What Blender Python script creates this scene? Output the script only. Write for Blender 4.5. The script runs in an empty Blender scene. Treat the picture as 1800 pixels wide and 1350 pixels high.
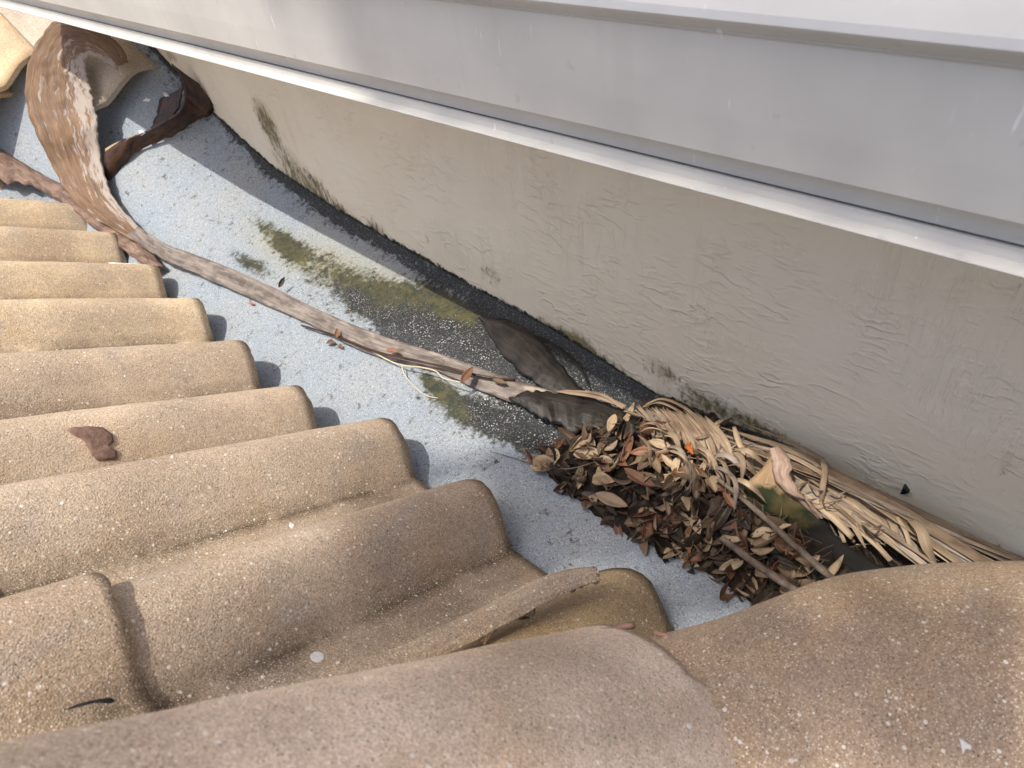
import bpy, math, random
import numpy as np
from mathutils import Vector, Matrix, noise
random.seed(7)
S = bpy.context.scene
COL = S.collection
# ------------------------------------------------------------ camera
PITCH, ROLL, FPX, AZ = 0.729875, -0.161507, 1218.46, -0.718756
CH = 0.95
def _b():
    f = Vector((0, math.cos(PITCH), -math.sin(PITCH))); u = Vector((0, math.sin(PITCH), math.cos(PITCH))); x = Vector((1, 0, 0))
    x2 = x*math.cos(ROLL)+u*math.sin(ROLL); u2 = -x*math.sin(ROLL)+u*math.cos(ROLL)
    g = Vector((math.sin(AZ), math.cos(AZ), 0)); v = Vector((math.cos(AZ), -math.sin(AZ), 0))
    c = lambda w: Vector((w.dot(v), w.dot(g), w.z))
    return c(x2), c(u2), c(f)
RX, UX, FX = _b()
EYE = Vector((0, 0, CH))
cam = bpy.data.cameras.new('camera'); co = bpy.data.objects.new('camera', cam); COL.objects.link(co)
co.matrix_world = Matrix(((RX.x, UX.x, -FX.x, 0), (RX.y, UX.y, -FX.y, 0), (RX.z, UX.z, -FX.z, CH), (0, 0, 0, 1)))
cam.sensor_width = 36; cam.lens = 36*FPX/1800; cam.clip_start = 0.02; cam.clip_end = 500
cam.dof.use_dof = True; cam.dof.focus_distance = 1.25; cam.dof.aperture_fstop = 8.0
S.camera = co
# ------------------------------------------------------------ light
SUNV = Vector((0.44, -0.04, -1.0)).normalized()
w = bpy.data.worlds.new('World'); S.world = w; w.use_nodes = True
nt = w.node_tree; bg = nt.nodes['Background']; sk = nt.nodes.new('ShaderNodeTexSky'); sk.sky_type = 'NISHITA'; sk.sun_disc = False
sk.sun_elevation = math.asin(-SUNV.z); sk.sun_rotation = math.atan2(-SUNV.x, -SUNV.y)
sk.air_density = .85; sk.dust_density = 3.2; sk.ozone_density = .6
nt.links.new(sk.outputs[0], bg.inputs[0]); bg.inputs[1].default_value = 0.15
sl = bpy.data.lights.new('sun', 'SUN'); sl.energy = 3.0; sl.angle = math.radians(0.53); sl.color = (1.0, 0.93, 0.82)
so = bpy.data.objects.new('sun', sl); COL.objects.link(so); so.rotation_euler = SUNV.to_track_quat('-Z', 'Y').to_euler(); so.location = (-1, 0, 4)
S.view_settings.view_transform = 'Standard'; S.view_settings.look = 'None'; S.view_settings.gamma = 1; S.view_settings.exposure = 0.52
# ------------------------------------------------------------ geometry of the place
WX = 0.87
_zy = [-1, -.1, .12, .28, .57, .84, 1.05, 1.24, 1.57, 1.88, 2.15, 2.37, 2.6, 4.5]
_zz = [-.02, -.02, -.02, 0, -.03, .02, .035, .055, .095, .155, .275, .43, .58, 1.7]
def zwall(y): return float(np.interp(y, _zy, _zz))
def zeave(y): return float(np.interp(y, [0, 1.2, 2.45, 4.5], [-.03, -.03, .03, 1.0]))
def M(x, y):
    a = min(max((x-.42)/.45, 0), 1)
    return zeave(y)*(1-a)+zwall(y)*a+.002*noise.noise(Vector((x*9, y*9, 0)))
def ray(px, py): return ((px-900)*RX-(py-675)*UX+FPX*FX).normalized()
def at_m(px, py, h=0.0):
    r = ray(px, py); t = .3
    while t < 6:
        p = EYE+r*t
        if p.z <= M(p.x, p.y)+h or p.x >= WX-.004: break
        t += .02
    a, b = t-.02, t
    for i in range(9):
        t = (a+b)/2; p = EYE+r*t
        if p.z <= M(p.x, p.y)+h or p.x >= WX-.004: b = t
        else: a = t
    return EYE+r*b
def at_z(px, py, z): r = ray(px, py); return EYE+r*((z-CH)/r.z)
def at_x(px, py, x): r = ray(px, py); return EYE+r*(x/r.x)
def at_d(px, py, d): return EYE+ray(px, py)*d
def proj(p):
    v = Vector(p)-EYE; d = v.dot(FX); return 900+FPX*v.dot(RX)/d, 675-FPX*v.dot(UX)/d
def fbm(x, y, z=0, o=4): return noise.fractal(Vector((x, y, z)), 1.0, 2.0, o)
# ------------------------------------------------------------ helpers
def tag(o, label=None, cat=None, group=None, kind=None):
    if label: o['label'] = label
    if cat: o['category'] = cat
    if group: o['group'] = group
    if kind: o['kind'] = kind
    return o
def empty(name, loc, label, cat, group=None):
    o = bpy.data.objects.new(name, None); COL.objects.link(o); o.location = loc; o.empty_display_size = .02
    return tag(o, label, cat, group)
def mk(name, verts, faces, mat, parent=None, smooth=True, uvs=None, attrs=None):
    me = bpy.data.meshes.new(name); off = Vector(parent.location) if parent else Vector((0, 0, 0))
    me.from_pydata([tuple(Vector(v)-off) for v in verts], [], faces)
    if mat: me.materials.append(mat)
    if smooth: me.polygons.foreach_set('use_smooth', [True]*len(me.polygons))
    if uvs:
        l = me.uv_layers.new(name='UVMap')
        for lp in me.loops: l.data[lp.index].uv = uvs[lp.vertex_index]
    if attrs:
        for k, vals in attrs.items():
            a = me.attributes.new(k, 'FLOAT', 'POINT'); a.data.foreach_set('value', vals)
    me.update()
    o = bpy.data.objects.new(name, me); COL.objects.link(o)
    if parent: o.parent = parent
    return o
def recenter(o):
    """put the origin of a single-mesh thing at its own base"""
    me = o.data; vs = [v.co for v in me.vertices]
    c = Vector((sum(v.x for v in vs)/len(vs), sum(v.y for v in vs)/len(vs), min(v.z for v in vs)))
    me.transform(Matrix.Translation(-c)); o.location = c; return o
def sheet(P, nu, nv, thick, name, mat, parent=None, attrs=None, smooth=True):
    """closed solid of a grid of points P[i][j], thickness downwards along its normals"""
    A = np.array([[list(p) for p in row] for row in P], float)
    du = np.gradient(A, axis=0); dv = np.gradient(A, axis=1); n = np.cross(du, dv)
    ln = np.linalg.norm(n, axis=2, keepdims=True); ln[ln < 1e-12] = 1; n /= ln
    if n[..., 2].sum() < 0: n = -n; flip = True
    else: flip = False
    B = A-n*thick
    V = list(A.reshape(-1, 3))+list(B.reshape(-1, 3)); N = nu*nv; F = []
    for i in range(nu-1):
        for j in range(nv-1):
            a, b, c, d = i*nv+j, (i+1)*nv+j, (i+1)*nv+j+1, i*nv+j+1
            q = (a, b, c, d) if not flip else (d, c, b, a)
            F.append(q); F.append(tuple(N+k for k in reversed(q)))
    per = [(i, 0) for i in range(nu)]+[(nu-1, j) for j in range(1, nv)]+[(i, nv-1) for i in range(nu-2, -1, -1)]+[(0, j) for j in range(nv-2, 0, -1)]
    ids = [i*nv+j for i, j in per]
    for k in range(len(ids)):
        a, b = ids[k], ids[(k+1) % len(ids)]
        F.append((b, a, N+a, N+b) if not flip else (a, b, N+b, N+a))
    L = 0; us = [0]
    for i in range(1, nu): L += float(np.linalg.norm(A[i].mean(0)-A[i-1].mean(0))); us.append(L)
    ws = float(np.linalg.norm(A[nu//2, 0]-A[nu//2, -1])); uv = [(us[i], ws*j/(nv-1)) for i in range(nu) for j in range(nv)]
    if attrs: attrs = {k: list(v)+list(v) for k, v in attrs.items()}
    o = mk(name, V, F, mat, parent, smooth, uv+uv, attrs); nq = 2*(nu-1)*(nv-1)
    o.data.polygons.foreach_set('use_smooth', [smooth and i < nq for i in range(len(F))]); return o
def catmull(pts, n):
    pts = [np.array(p, float) for p in pts]; p = [2*pts[0]-pts[1]]+pts+[2*pts[-1]-pts[-2]]
    out = []; m = len(pts)-1
    for k in range(n):
        t = k/(n-1)*m; i = min(int(t), m-1); t -= i
        a, b, c, d = p[i], p[i+1], p[i+2], p[i+3]
        out.append(.5*((2*b)+(-a+c)*t+(2*a-5*b+4*c-d)*t*t+(-a+3*b-3*c+d)*t**3))
    return out
def ribbon(name, mat, parent, A, B, n=60, m=9, bulge=0.0, thick=.003, rough=0.0, ragA=0, ragB=0, seed=0, holes=None):
    a = catmull([at_m(*p) for p in A], n); b = catmull([at_m(*p) for p in B], n); P = []
    for i in range(n):
        row = []
        d = b[i]-a[i]; tdir = (a[min(i+1, n-1)]+b[min(i+1, n-1)])-(a[max(i-1, 0)]+b[max(i-1, 0)])
        nn = np.cross(tdir, d); l = np.linalg.norm(nn); nn = nn/l if l > 1e-9 else np.array([0, 0, 1.])
        if nn[2] < 0: nn = -nn
        bb = bulge[0]*(1-i/(n-1))+bulge[1]*i/(n-1) if isinstance(bulge, tuple) else bulge
        ra = ragA*noise.noise(Vector((i*.45, seed, 1.3))); rb = ragB*noise.noise(Vector((i*.45, seed, 7.7)))
        for j in range(m):
            t = j/(m-1); t2 = t+(1-t)*ra-t*rb
            row.append(a[i]+d*t2+nn*(bb*4*t*(1-t)+rough*noise.noise(Vector((i*.25, j*.5, seed)))))
        P.append(row)
    return sheet(P, n, m, thick, name, mat, parent)
def strip(name, mat, parent, pts, width, n=24, m=3, roll=0.0, fold=0.0, thick=.0008, taper=(.3, .05), rollend=None):
    c = catmull(pts, n); P = []
    for i in range(n):
        t = i/(n-1); T = c[min(i+1, n-1)]-c[max(i-1, 0)]; T /= np.linalg.norm(T)+1e-9
        s = np.cross(T, [0, 0, 1.]); l = np.linalg.norm(s); s = s/l if l > 1e-6 else np.array([1., 0, 0]); u = np.cross(s, T)
        r = roll if rollend is None else roll+(rollend-roll)*t
        w_ = width*min(1, taper[0]+(1-taper[0])*t*5)*min(1, taper[1]+(1-taper[1])*(1-t)*3.0)
        row = []
        for j in range(m):
            q = (j/(m-1)-.5)
            row.append(c[i]+(s*math.cos(r)+u*math.sin(r))*q*w_+(u*math.cos(r)-s*math.sin(r))*fold*w_*(abs(q)*2))
        P.append(row)
    return sheet(P, n, m, thick, name, mat, parent)
def tube(name, mat, parent, pts, r0, r1, n=24, k=7, wob=.15, seed=0):
    c = catmull(pts, n); V = []; F = []
    for i in range(n):
        T = c[min(i+1, n-1)]-c[max(i-1, 0)]; T /= np.linalg.norm(T)+1e-9
        s = np.cross(T, [.13, .2, 1.]); s /= np.linalg.norm(s); u = np.cross(s, T)
        for j in range(k):
            a = 2*math.pi*j/k; r = (r0+(r1-r0)*i/(n-1))*(1+wob*noise.noise(Vector((i*.5, j*1.1, seed))))
            V.append(c[i]+(s*math.cos(a)+u*math.sin(a))*r)
    for i in range(n-1):
        for j in range(k): F.append((i*k+j, i*k+(j+1) % k, (i+1)*k+(j+1) % k, (i+1)*k+j))
    F.append(tuple(range(k-1, -1, -1))); F.append(tuple((n-1)*k+j for j in range(k)))
    return mk(name, V, F, mat, parent, True, [(i*.02, j/k*.02) for i in range(n) for j in range(k)])
# ------------------------------------------------------------ materials
class NT:
    def __init__(s, name, rough=.8, spec=.3):
        s.m = bpy.data.materials.new(name); s.m.use_nodes = True; s.t = s.m.node_tree
        s.b = s.t.nodes['Principled BSDF']; s.b.inputs['Roughness'].default_value = rough; s.b.inputs['Specular IOR Level'].default_value = spec
        s.pos = s.t.nodes.new('ShaderNodeNewGeometry').outputs['Position']
    def lk(s, a, b):
        if hasattr(a, 'is_output'): s.t.links.new(a, b)
        else: b.default_value = a if not isinstance(a, tuple) or len(a) != 3 or len(b.default_value) == 3 else (*a, 1)
    def map(s, sc=(1, 1, 1), v=None, rot=(0, 0, 0)):
        n = s.t.nodes.new('ShaderNodeMapping'); n.inputs['Scale'].default_value = sc; n.inputs['Rotation'].default_value = rot; s.lk(v or s.pos, n.inputs[0]); return n.outputs[0]
    def noise(s, scale, v=None, detail=3, rough=.55, dist=0, out=0):
        n = s.t.nodes.new('ShaderNodeTexNoise'); n.inputs['Scale'].default_value = scale; n.inputs['Detail'].default_value = detail
        n.inputs['Roughness'].default_value = rough; n.inputs['Distortion'].default_value = dist; s.lk(v or s.pos, n.inputs['Vector']); return n.outputs[out]
    def vor(s, scale, v=None, feat='F1', out='Distance', rnd=1):
        n = s.t.nodes.new('ShaderNodeTexVoronoi'); n.feature = feat; n.inputs['Scale'].default_value = scale; n.inputs['Randomness'].default_value = rnd; s.lk(v or s.pos, n.inputs['Vector']); return n.outputs[out]
    def ramp(s, f, a, b, c0=0.0, c1=1.0):
        n = s.t.nodes.new('ShaderNodeMapRange'); n.inputs[1].default_value = a; n.inputs[2].default_value = b; n.inputs[3].default_value = c0; n.inputs[4].default_value = c1; s.lk(f, n.inputs[0]); return n.outputs[0]
    def math(s, op, a, b=0.0):
        n = s.t.nodes.new('ShaderNodeMath'); n.operation = op; s.lk(a, n.inputs[0]); s.lk(b, n.inputs[1]); return n.outputs[0]
    def mix(s, f, a, b, mode='MIX'):
        n = s.t.nodes.new('ShaderNodeMix'); n.data_type = 'RGBA'; n.blend_type = mode; s.lk(f, n.inputs[0]); s.lk(a, n.inputs[6]); s.lk(b, n.inputs[7]); return n.outputs[2]
    def attr(s, name, out='Fac'):
        n = s.t.nodes.new('ShaderNodeAttribute'); n.attribute_name = name; return n.outputs[out]
    def uv(s): return s.t.nodes.new('ShaderNodeTexCoord').outputs['UV']
    def obj(s): return s.t.nodes.new('ShaderNodeTexCoord').outputs['Object']
    def info(s, o='Random'): return s.t.nodes.new('ShaderNodeObjectInfo').outputs[o]
    def sep(s, v, i): n = s.t.nodes.new('ShaderNodeSeparateXYZ'); s.lk(v, n.inputs[0]); return n.outputs[i]
    def col(s, c): s.lk(c, s.b.inputs['Base Color'])
    def rough(s, c): s.lk(c, s.b.inputs['Roughness'])
    def bump(s, h, dist=.002, st=1.0, prev=None):
        n = s.t.nodes.new('ShaderNodeBump'); n.inputs['Distance'].default_value = dist; n.inputs['Strength'].default_value = st; s.lk(h, n.inputs['Height'])
        if prev: s.t.links.new(prev, n.inputs['Normal'])
        s.t.links.new(n.outputs[0], s.b.inputs['Normal']); return n.outputs[0]

def tile_material():
    n = NT('tile_concrete', .85, .25)
    tone = n.info('Color')
    c = n.mix(n.ramp(n.noise(5, detail=5), .38, .62), tone, n.mix(.5, tone, (.36, .27, .20)))
    c = n.mix(n.math('MULTIPLY', n.ramp(n.noise(9, detail=4), .5, .72), .4), c, (.62, .41, .21))
    c = n.mix(n.math('MULTIPLY', n.ramp(n.noise(6.3, detail=5, dist=1), .56, .72), .55), c, (.40, .36, .33))
    c = n.mix(n.math('MULTIPLY', n.ramp(n.noise(3.4, detail=6, rough=.62), .46, .66), .3), c, (.36, .27, .19))
    pan = n.attr('pan')
    dirt = n.math('MULTIPLY', pan, n.ramp(n.noise(11, detail=6, rough=.65), .28, .52))
    c = n.mix(n.math('MULTIPLY', dirt, .75), c, (.15, .11, .07))
    g = n.noise(420, detail=2, rough=.7)
    c = n.mix(.75, c, n.mix(n.ramp(g, .3, .7), (.42, .42, .42), (1.22, 1.22, 1.22)), 'MULTIPLY')
    c = n.mix(.35, c, n.mix(n.ramp(n.noise(120, detail=3), .35, .65), (.65, .65, .65), (1.1, 1.1, 1.1)), 'MULTIPLY')
    # pale aggregate grains
    for sc, th, keep, colr in ((230, .21, .50, (.80, .72, .60)), (420, .30, .42, (.70, .60, .48)), (110, .19, .70, (.85, .80, .72)), (62, .13, .76, (.86, .82, .76))):
        d = n.math('LESS_THAN', n.vor(sc), th); r = n.math('GREATER_THAN', n.sep(n.vor(sc, out='Color'), 0), keep)
        c = n.mix(n.math('MULTIPLY', n.math('MULTIPLY', d, r), n.ramp(n.noise(18, detail=3), .35, .65, .45, .9)), c, colr)
    d = n.math('LESS_THAN', n.vor(240), .22); r = n.math('GREATER_THAN', n.sep(n.vor(240, out='Color'), 1), .75)
    c = n.mix(n.math('MULTIPLY', n.math('MULTIPLY', d, r), .7), c, (.07, .05, .04))
    n.col(c); b = n.bump(g, .0022, .8); n.bump(n.noise(60, detail=4), .002, .5, b)
    return n.m
def membrane_material():
    n = NT('mineral_membrane', .78, .4)
    gr = n.noise(800, detail=2, rough=.8)
    c = n.mix(n.ramp(gr, .32, .68), (.215, .262, .31), (.365, .42, .48))
    c = n.mix(n.ramp(n.noise(7, detail=5), .4, .7, 0, .35), c, (.42, .40, .36))
    c = n.mix(n.math('MULTIPLY', n.math('GREATER_THAN', n.sep(n.vor(480, out='Color'), 0), .90), .5), c, (.05, .055, .06))
    c = n.mix(n.math('MULTIPLY', n.math('GREATER_THAN', n.sep(n.vor(620, out='Color'), 1), .92), .5), c, (.70, .72, .73))
    fine = n.noise(95, detail=6, rough=.7); med = n.noise(28, detail=5, rough=.65)
    nz = n.math('ADD', n.math('MULTIPLY', fine, .55), n.math('MULTIPLY', med, .45))
    def mask(a, k=2.2, soft=.16):
        v = n.math('SUBTRACT', n.math('ADD', n.attr(a), n.math('MULTIPLY', n.math('SUBTRACT', nz, .5), 2.2)), .29)
        return n.ramp(v, -soft, soft)
    c = n.mix(n.math('MULTIPLY', n.ramp(n.attr('ochre'), 0, 1), .65), c, n.mix(n.ramp(med, .4, .6), (.30, .27, .12), (.42, .36, .20)))
    moss = n.mix(n.ramp(n.noise(38, detail=6, rough=.7), .40, .64), (.014, .019, .008), (.085, .075, .02))
    c = n.mix(n.math('MULTIPLY', mask('moss'), .93), c, moss)
    c = n.mix(n.math('MULTIPLY', mask('mould'), .95), c, n.mix(n.ramp(n.noise(300, detail=2), .55, .7), (.018, .020, .023), (.17, .18, .19)))
    sp = n.math('MULTIPLY', n.math('MULTIPLY', n.math('GREATER_THAN', n.sep(n.vor(480, out='Color'), 2), .92), n.ramp(n.attr('wet'), .1, .8)), n.ramp(med, .40, .6))
    c = n.mix(sp, c, (.62, .63, .62))
    n.col(c); n.bump(gr, .0015, .8); n.rough(n.ramp(n.attr('mould'), 0, 1, .8, .6))
    return n.m
def wall_material():
    n = NT('stucco_paint', .62, .35)
    hb = n.attr('hb'); mould = n.attr('mould')
    c = n.mix(n.ramp(n.noise(3, detail=4), .4, .65), (.86, .80, .655), (.90, .85, .72))
    c = n.mix(n.math('MULTIPLY', n.ramp(n.noise(1.4, detail=3), .45, .7), .4), c, (.80, .70, .54))
    # run-down streaks, stretched along the height
    st = n.noise(1, n.map((1, 34, 3.0)), detail=6, rough=.6, dist=.6)
    c = n.mix(n.ramp(st, .60, .74, 0, .18), c, (.46, .40, .30))
    pit = n.noise(70, n.map((1, 1, .55)), detail=6, rough=.7)
    c = n.mix(n.ramp(n.math('ADD', pit, n.math('MULTIPLY', mould, .58)), .72, .92), c, (.10, .095, .06))
    c = n.mix(n.math('MULTIPLY', n.ramp(n.math('ADD', n.noise(16, detail=5), mould), .75, 1.25), .55), c, (.36, .30, .17))
    edge = n.math('ADD', hb, n.math('MULTIPLY', n.ramp(n.noise(38, detail=7, rough=.75), .3, .7), n.attr('teeth')))
    tar = n.ramp(edge, -.008, -.004, 1, 0)
    c = n.mix(tar, c, n.mix(n.ramp(n.noise(150, detail=4), .5, .7), (.015, .017, .02), (.11, .12, .13)))
    n.col(c)
    # trowel marks: ridges and drips
    r1 = n.noise(1, n.map((1, 30, 5)), detail=5, rough=.6, dist=.45)
    rid = n.ramp(n.math('ABSOLUTE', n.math('SUBTRACT', r1, .5)), 0, .08, 1, 0)
    rid = n.math('MULTIPLY', rid, n.ramp(n.noise(5, detail=2), .45, .6))
    r2 = n.noise(1, n.map((1, 15, 36)), detail=3, rough=.5, dist=.1)
    rid2 = n.math('MULTIPLY', n.ramp(n.math('ABSOLUTE', n.math('SUBTRACT', r2, .5)), 0, .07, 1, 0), n.ramp(n.noise(11, detail=4), .42, .66))
    b = n.bump(rid, .0021, .6); b = n.bump(rid2, .0024, .7, b); b = n.bump(n.noise(1, n.map((1, 40, 90)), detail=5), .0022, .6, b); b = n.bump(n.noise(9, detail=3), .008, .5, b)
    n.bump(tar, -.003, 1, b)
    return n.m
def gutter_material():
    n = NT('gutter_enamel', .6, .3)
    c = n.mix(n.ramp(n.noise(6, detail=4), .4, .7), (.63, .62, .585), (.56, .55, .52))
    c = n.mix(n.math('MULTIPLY', n.ramp(n.noise(38, detail=3), .68, .74), .3), c, (.38, .36, .35))
    c = n.mix(n.ramp(n.noise(1, n.map((1, 22, 2)), detail=5), .58, .75, 0, .22), c, (.48, .45, .41))
    sc = n.noise(1, n.map((60, 160, 22), rot=(.35, 0, 0)), detail=2)
    c = n.mix(n.math('MULTIPLY', n.math('MULTIPLY', n.ramp(sc, .70, .74), n.ramp(n.noise(4, detail=1), .5, .6)), .8), c, (.9, .9, .9))
    n.col(c); n.bump(n.noise(14, detail=2), .002, .25); n.rough(n.ramp(n.noise(30, detail=4), .3, .7, .5, .7))
    return n.m
def fibre_material(name, c0, c1, c2, rough=.6, grain=260, patch=None, bump=.0012, var=0.0, pscale=22, coarse=0, edge=None):
    """fibrous plant matter; u runs along the fibres"""
    n = NT(name, rough, .35); uv = n.uv()
    g = n.noise(1, n.map((14, grain, 1), uv), detail=5, rough=.65, dist=.12)
    c = n.mix(n.ramp(g, .35, .65), c0, c1)
    c = n.mix(n.ramp(n.noise(1, n.map((pscale, pscale*2.6, 1), uv), detail=5), .45, .62), c, c2)
    if coarse: g2 = n.noise(1, n.map((5, coarse, 1), uv), detail=6, rough=.7); c = n.mix(.6, c, n.mix(n.ramp(g2, .36, .64), (.38, .35, .33), (1.28, 1.24, 1.2)), 'MULTIPLY')
    if edge: c = n.mix(n.ramp(n.math('ADD', n.sep(uv, 1), n.math('MULTIPLY', n.math('SUBTRACT', n.noise(1, n.map((9, 40, 1), uv), detail=6, rough=.7), .5), edge[0]*2.2)), edge[0]*.72, edge[0]*.86), c, edge[1])
    if patch:
        for (pc, sc, lo, hi) in patch: c = n.mix(n.ramp(n.noise(1, n.map((sc*.55, sc*2.2, 3), uv), detail=7, rough=.68, dist=.3), lo, hi), c, pc)
    if var: c = n.mix(n.math('MULTIPLY', n.info(), var), c, (.10, .07, .05))
    n.col(c); n.bump(g, bump, .8); return n.m
def leaf_material(name, a, b):
    n = NT(name, .55, .35); r = n.info()
    c = n.mix(r, a, b); uv = n.uv()
    d = n.math('ABSOLUTE', n.math('SUBTRACT', n.sep(uv, 1), .5))
    c = n.mix(n.ramp(d, .0, .035, .5, 0), c, (.42, .30, .17))
    c = n.mix(n.ramp(n.noise(60, n.map(v=n.obj()), detail=5), .5, .75, 0, .5), c, (.08, .05, .035))
    n.col(c)
    vein = n.noise(1, n.map((26, 3, 1), uv), detail=2); n.bump(vein, .0006, .5); return n.m
TILE = tile_material(); MEMB = membrane_material(); WALL = wall_material(); GUT = gutter_material()
BARK = fibre_material('sheath_bark', (.12, .07, .04), (.34, .22, .13), (.20, .13, .085), .6, 600,
    [((.44, .39, .35), 12, .58, .64), ((.10, .065, .05), 15, .57, .66), ((.30, .29, .30), 24, .60, .66)], .002, 0, 22, 90, (.23, (.38, .33, .29)))
GREYB = fibre_material('sheath_grey', (.16, .138, .122), (.36, .32, .29), (.14, .12, .108), .65, 600, [((.48, .41, .33), 17, .60, .72), ((.12, .09, .08), 30, .58, .66)], .0015, 0, 22, 140)
DARKB = fibre_material('bark_dark', (.035, .018, .012), (.10, .045, .025), (.02, .014, .012), .35, 380, [((.16, .12, .09), 20, .62, .72)])
RUSTB = fibre_material('bark_rust', (.15, .095, .07), (.30, .205, .16), (.11, .07, .055), .7, 300, [((.45, .34, .27), 22, .60, .70), ((.06, .035, .03), 25, .62, .7)])
STRAW = fibre_material('frond_straw', (.42, .32, .21), (.60, .48, .34), (.36, .26, .18), .6, 900, None, .0008, .6, 22, 240)
STRAWG = fibre_material('frond_grey', (.33, .28, .23), (.48, .42, .36), (.27, .23, .19), .65, 900, None, .0008, .6, 22, 240)
STRAWD = fibre_material('frond_brown', (.22, .15, .10), (.36, .26, .17), (.14, .09, .06), .6, 700, None, .0008, .5)
WETLEAF = fibre_material('wet_frond', (.014, .012, .011), (.045, .037, .031), (.012, .011, .011), .42, 500, [((.11, .085, .06), 13, .60, .72), ((.12, .11, .10), 20, .66, .72)], .0012, 0, 22, 110)
STICK = fibre_material('stick_bark', (.13, .10, .075), (.24, .19, .145), (.09, .07, .055), .8, 300, [((.20, .19, .13), 30, .58, .68)])
L_TAN = leaf_material('leaf_tan', (.22, .155, .095), (.50, .38, .245))
L_BRN = leaf_material('leaf_brown', (.085, .058, .038), (.18, .12, .075))
L_ORG = leaf_material('leaf_orange', (.36, .10, .02), (.48, .15, .035))
L_DRK = leaf_material('leaf_dark', (.015, .012, .010), (.05, .038, .028))
L_RUST = leaf_material('leaf_rust', (.13, .062, .038), (.26, .12, .065))
def plain(name, a, b, sc=40, rough=.8, bump=.002):
    n = NT(name, rough, .3); g = n.noise(sc, detail=5); n.col(n.mix(n.ramp(g, .35, .65), a, b)); n.bump(g, bump, .8); return n.m
SOIL = plain('humus', (.008, .007, .006), (.035, .025, .018), 90, .9, .006)
MORTAR = plain('red_mortar', (.22, .12, .09), (.33, .20, .155), 60, .9, .005)
CHIP = plain('clay_chip', (.17, .10, .08), (.27, .175, .14), 120, .85, .002)
LICHEN = plain('lichen', (.62, .60, .56), (.75, .74, .72), 300, .9, .001)
PALETWIG = plain('pale_twig', (.50, .44, .30), (.62, .56, .40), 200, .7, .0006)
FELT = plain('underlay_felt', (.03, .03, .03), (.06, .055, .05), 60, .9)
TAR = plain('tar', (.01, .011, .013), (.04, .042, .045), 120, .5)
DUMMY = plain('painted_board', (.60, .58, .53), (.66, .64, .59), 20, .6, .0005)
WOODB = plain('added_tree_bark', (.10, .08, .06), (.18, .15, .12), 60, .9, .003)  # bark of the added shade tree
GREENL = plain('added_tree_leaf', (.04, .075, .02), (.07, .11, .03), 8, .5, .0005)  # leaves of the added shade tree
FLAKE = plain('paint_flake', (.75, .75, .74), (.82, .82, .81), 100, .5, .0005)

# ------------------------------------------------------------ membrane
def blobs(spec): return [(at_m(px, py), rx, ry, a) for px, py, rx, ry, a in spec]
def field(bl, x, y):
    s = 0
    for c, rx, ry, a in bl:
        d = ((x-c.x)/rx)**2+((y-c.y)/ry)**2
        if d < 6: s += a*math.exp(-d)*1.0
    return s
MOSS = blobs([(800, 720, .03, .08, .35), (760, 500, .04, .08, .2), (560, 480, .05, .10, .22), (530, 450, .05, .08, .18), (900, 600, .03, .06, .3), (720, 520, .05, .10, .35), (800, 560, .05, .10, .35), (660, 500, .04, .08, .25), (860, 745, .03, .10, .35), (480, 405, .025, .10, .42), (500, 435, .022, .06, .38), (430, 460, .018, .09, .40), (520, 430, .02, .05, .2), (460, 470, .02, .06, .15),
    (600, 470, .04, .09, .22), (640, 530, .04, .10, .58), (700, 545, .045, .10, .55), (760, 545, .05, .08, .55), (820, 545, .03, .07, .58), (850, 575, .03, .07, .45),
    (840, 610, .03, .06, .30), (780, 690, .012, .05, .6), (850, 730, .02, .07, .62), (900, 740, .03, .06, .45), (760, 670, .015, .05, .4), (930, 780, .03, .04, .35)])
MOULD = blobs([(600, 510, .03, .07, .25), (800, 600, .05, .12, .4), (880, 620, .06, .10, .35), (1010, 610, .05, .12, .5), (860, 760, .03, .08, .25), (740, 600, .03, .10, .45), (1000, 690, .06, .10, .5), (930, 755, .04, .08, .4), (1070, 640, .03, .1, .4), (850, 590, .03, .05, .3), (640, 530, .03, .07, .4), (690, 575, .035, .07, .7), (770, 575, .035, .08, .55), (720, 545, .02, .05, .3), (880, 740, .03, .06, .55), (960, 700, .05, .09, .75), (1010, 640, .06, .10, .75),
    (900, 600, .03, .06, .25), (960, 770, .035, .05, .6), (1000, 800, .035, .04, .5), (900, 640, .05, .08, .45), (950, 590, .025, .10, .6), (1060, 690, .02, .05, .2), (830, 705, .02, .05, .4), (860, 650, .03, .06, .35)])
WET = blobs([(850, 620, .08, .2, .8), (950, 680, .08, .15, .9), (900, 750, .05, .12, .9), (1000, 740, .06, .1, .8), (1060, 690, .05, .06, .8), (640, 540, .06, .12, .5), (760, 580, .06, .12, .6)])
OCH = blobs([(480, 430, .05, .14, .5), (580, 460, .06, .16, .55), (560, 470, .03, .1, .3), (700, 500, .06, .18, .55), (850, 560, .05, .10, .9), (840, 600, .06, .1, .8), (780, 680, .03, .08, .5), (900, 730, .04, .1, .5)])
xs = np.linspace(.22, .868, 150); ys = np.concatenate([np.linspace(-.9, 0, 40)[:-1], np.linspace(0, 2.3, 420), np.linspace(2.3, 4.4, 90)[1:]])
V = []; at = {'moss': [], 'mould': [], 'wet': [], 'ochre': []}
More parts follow.
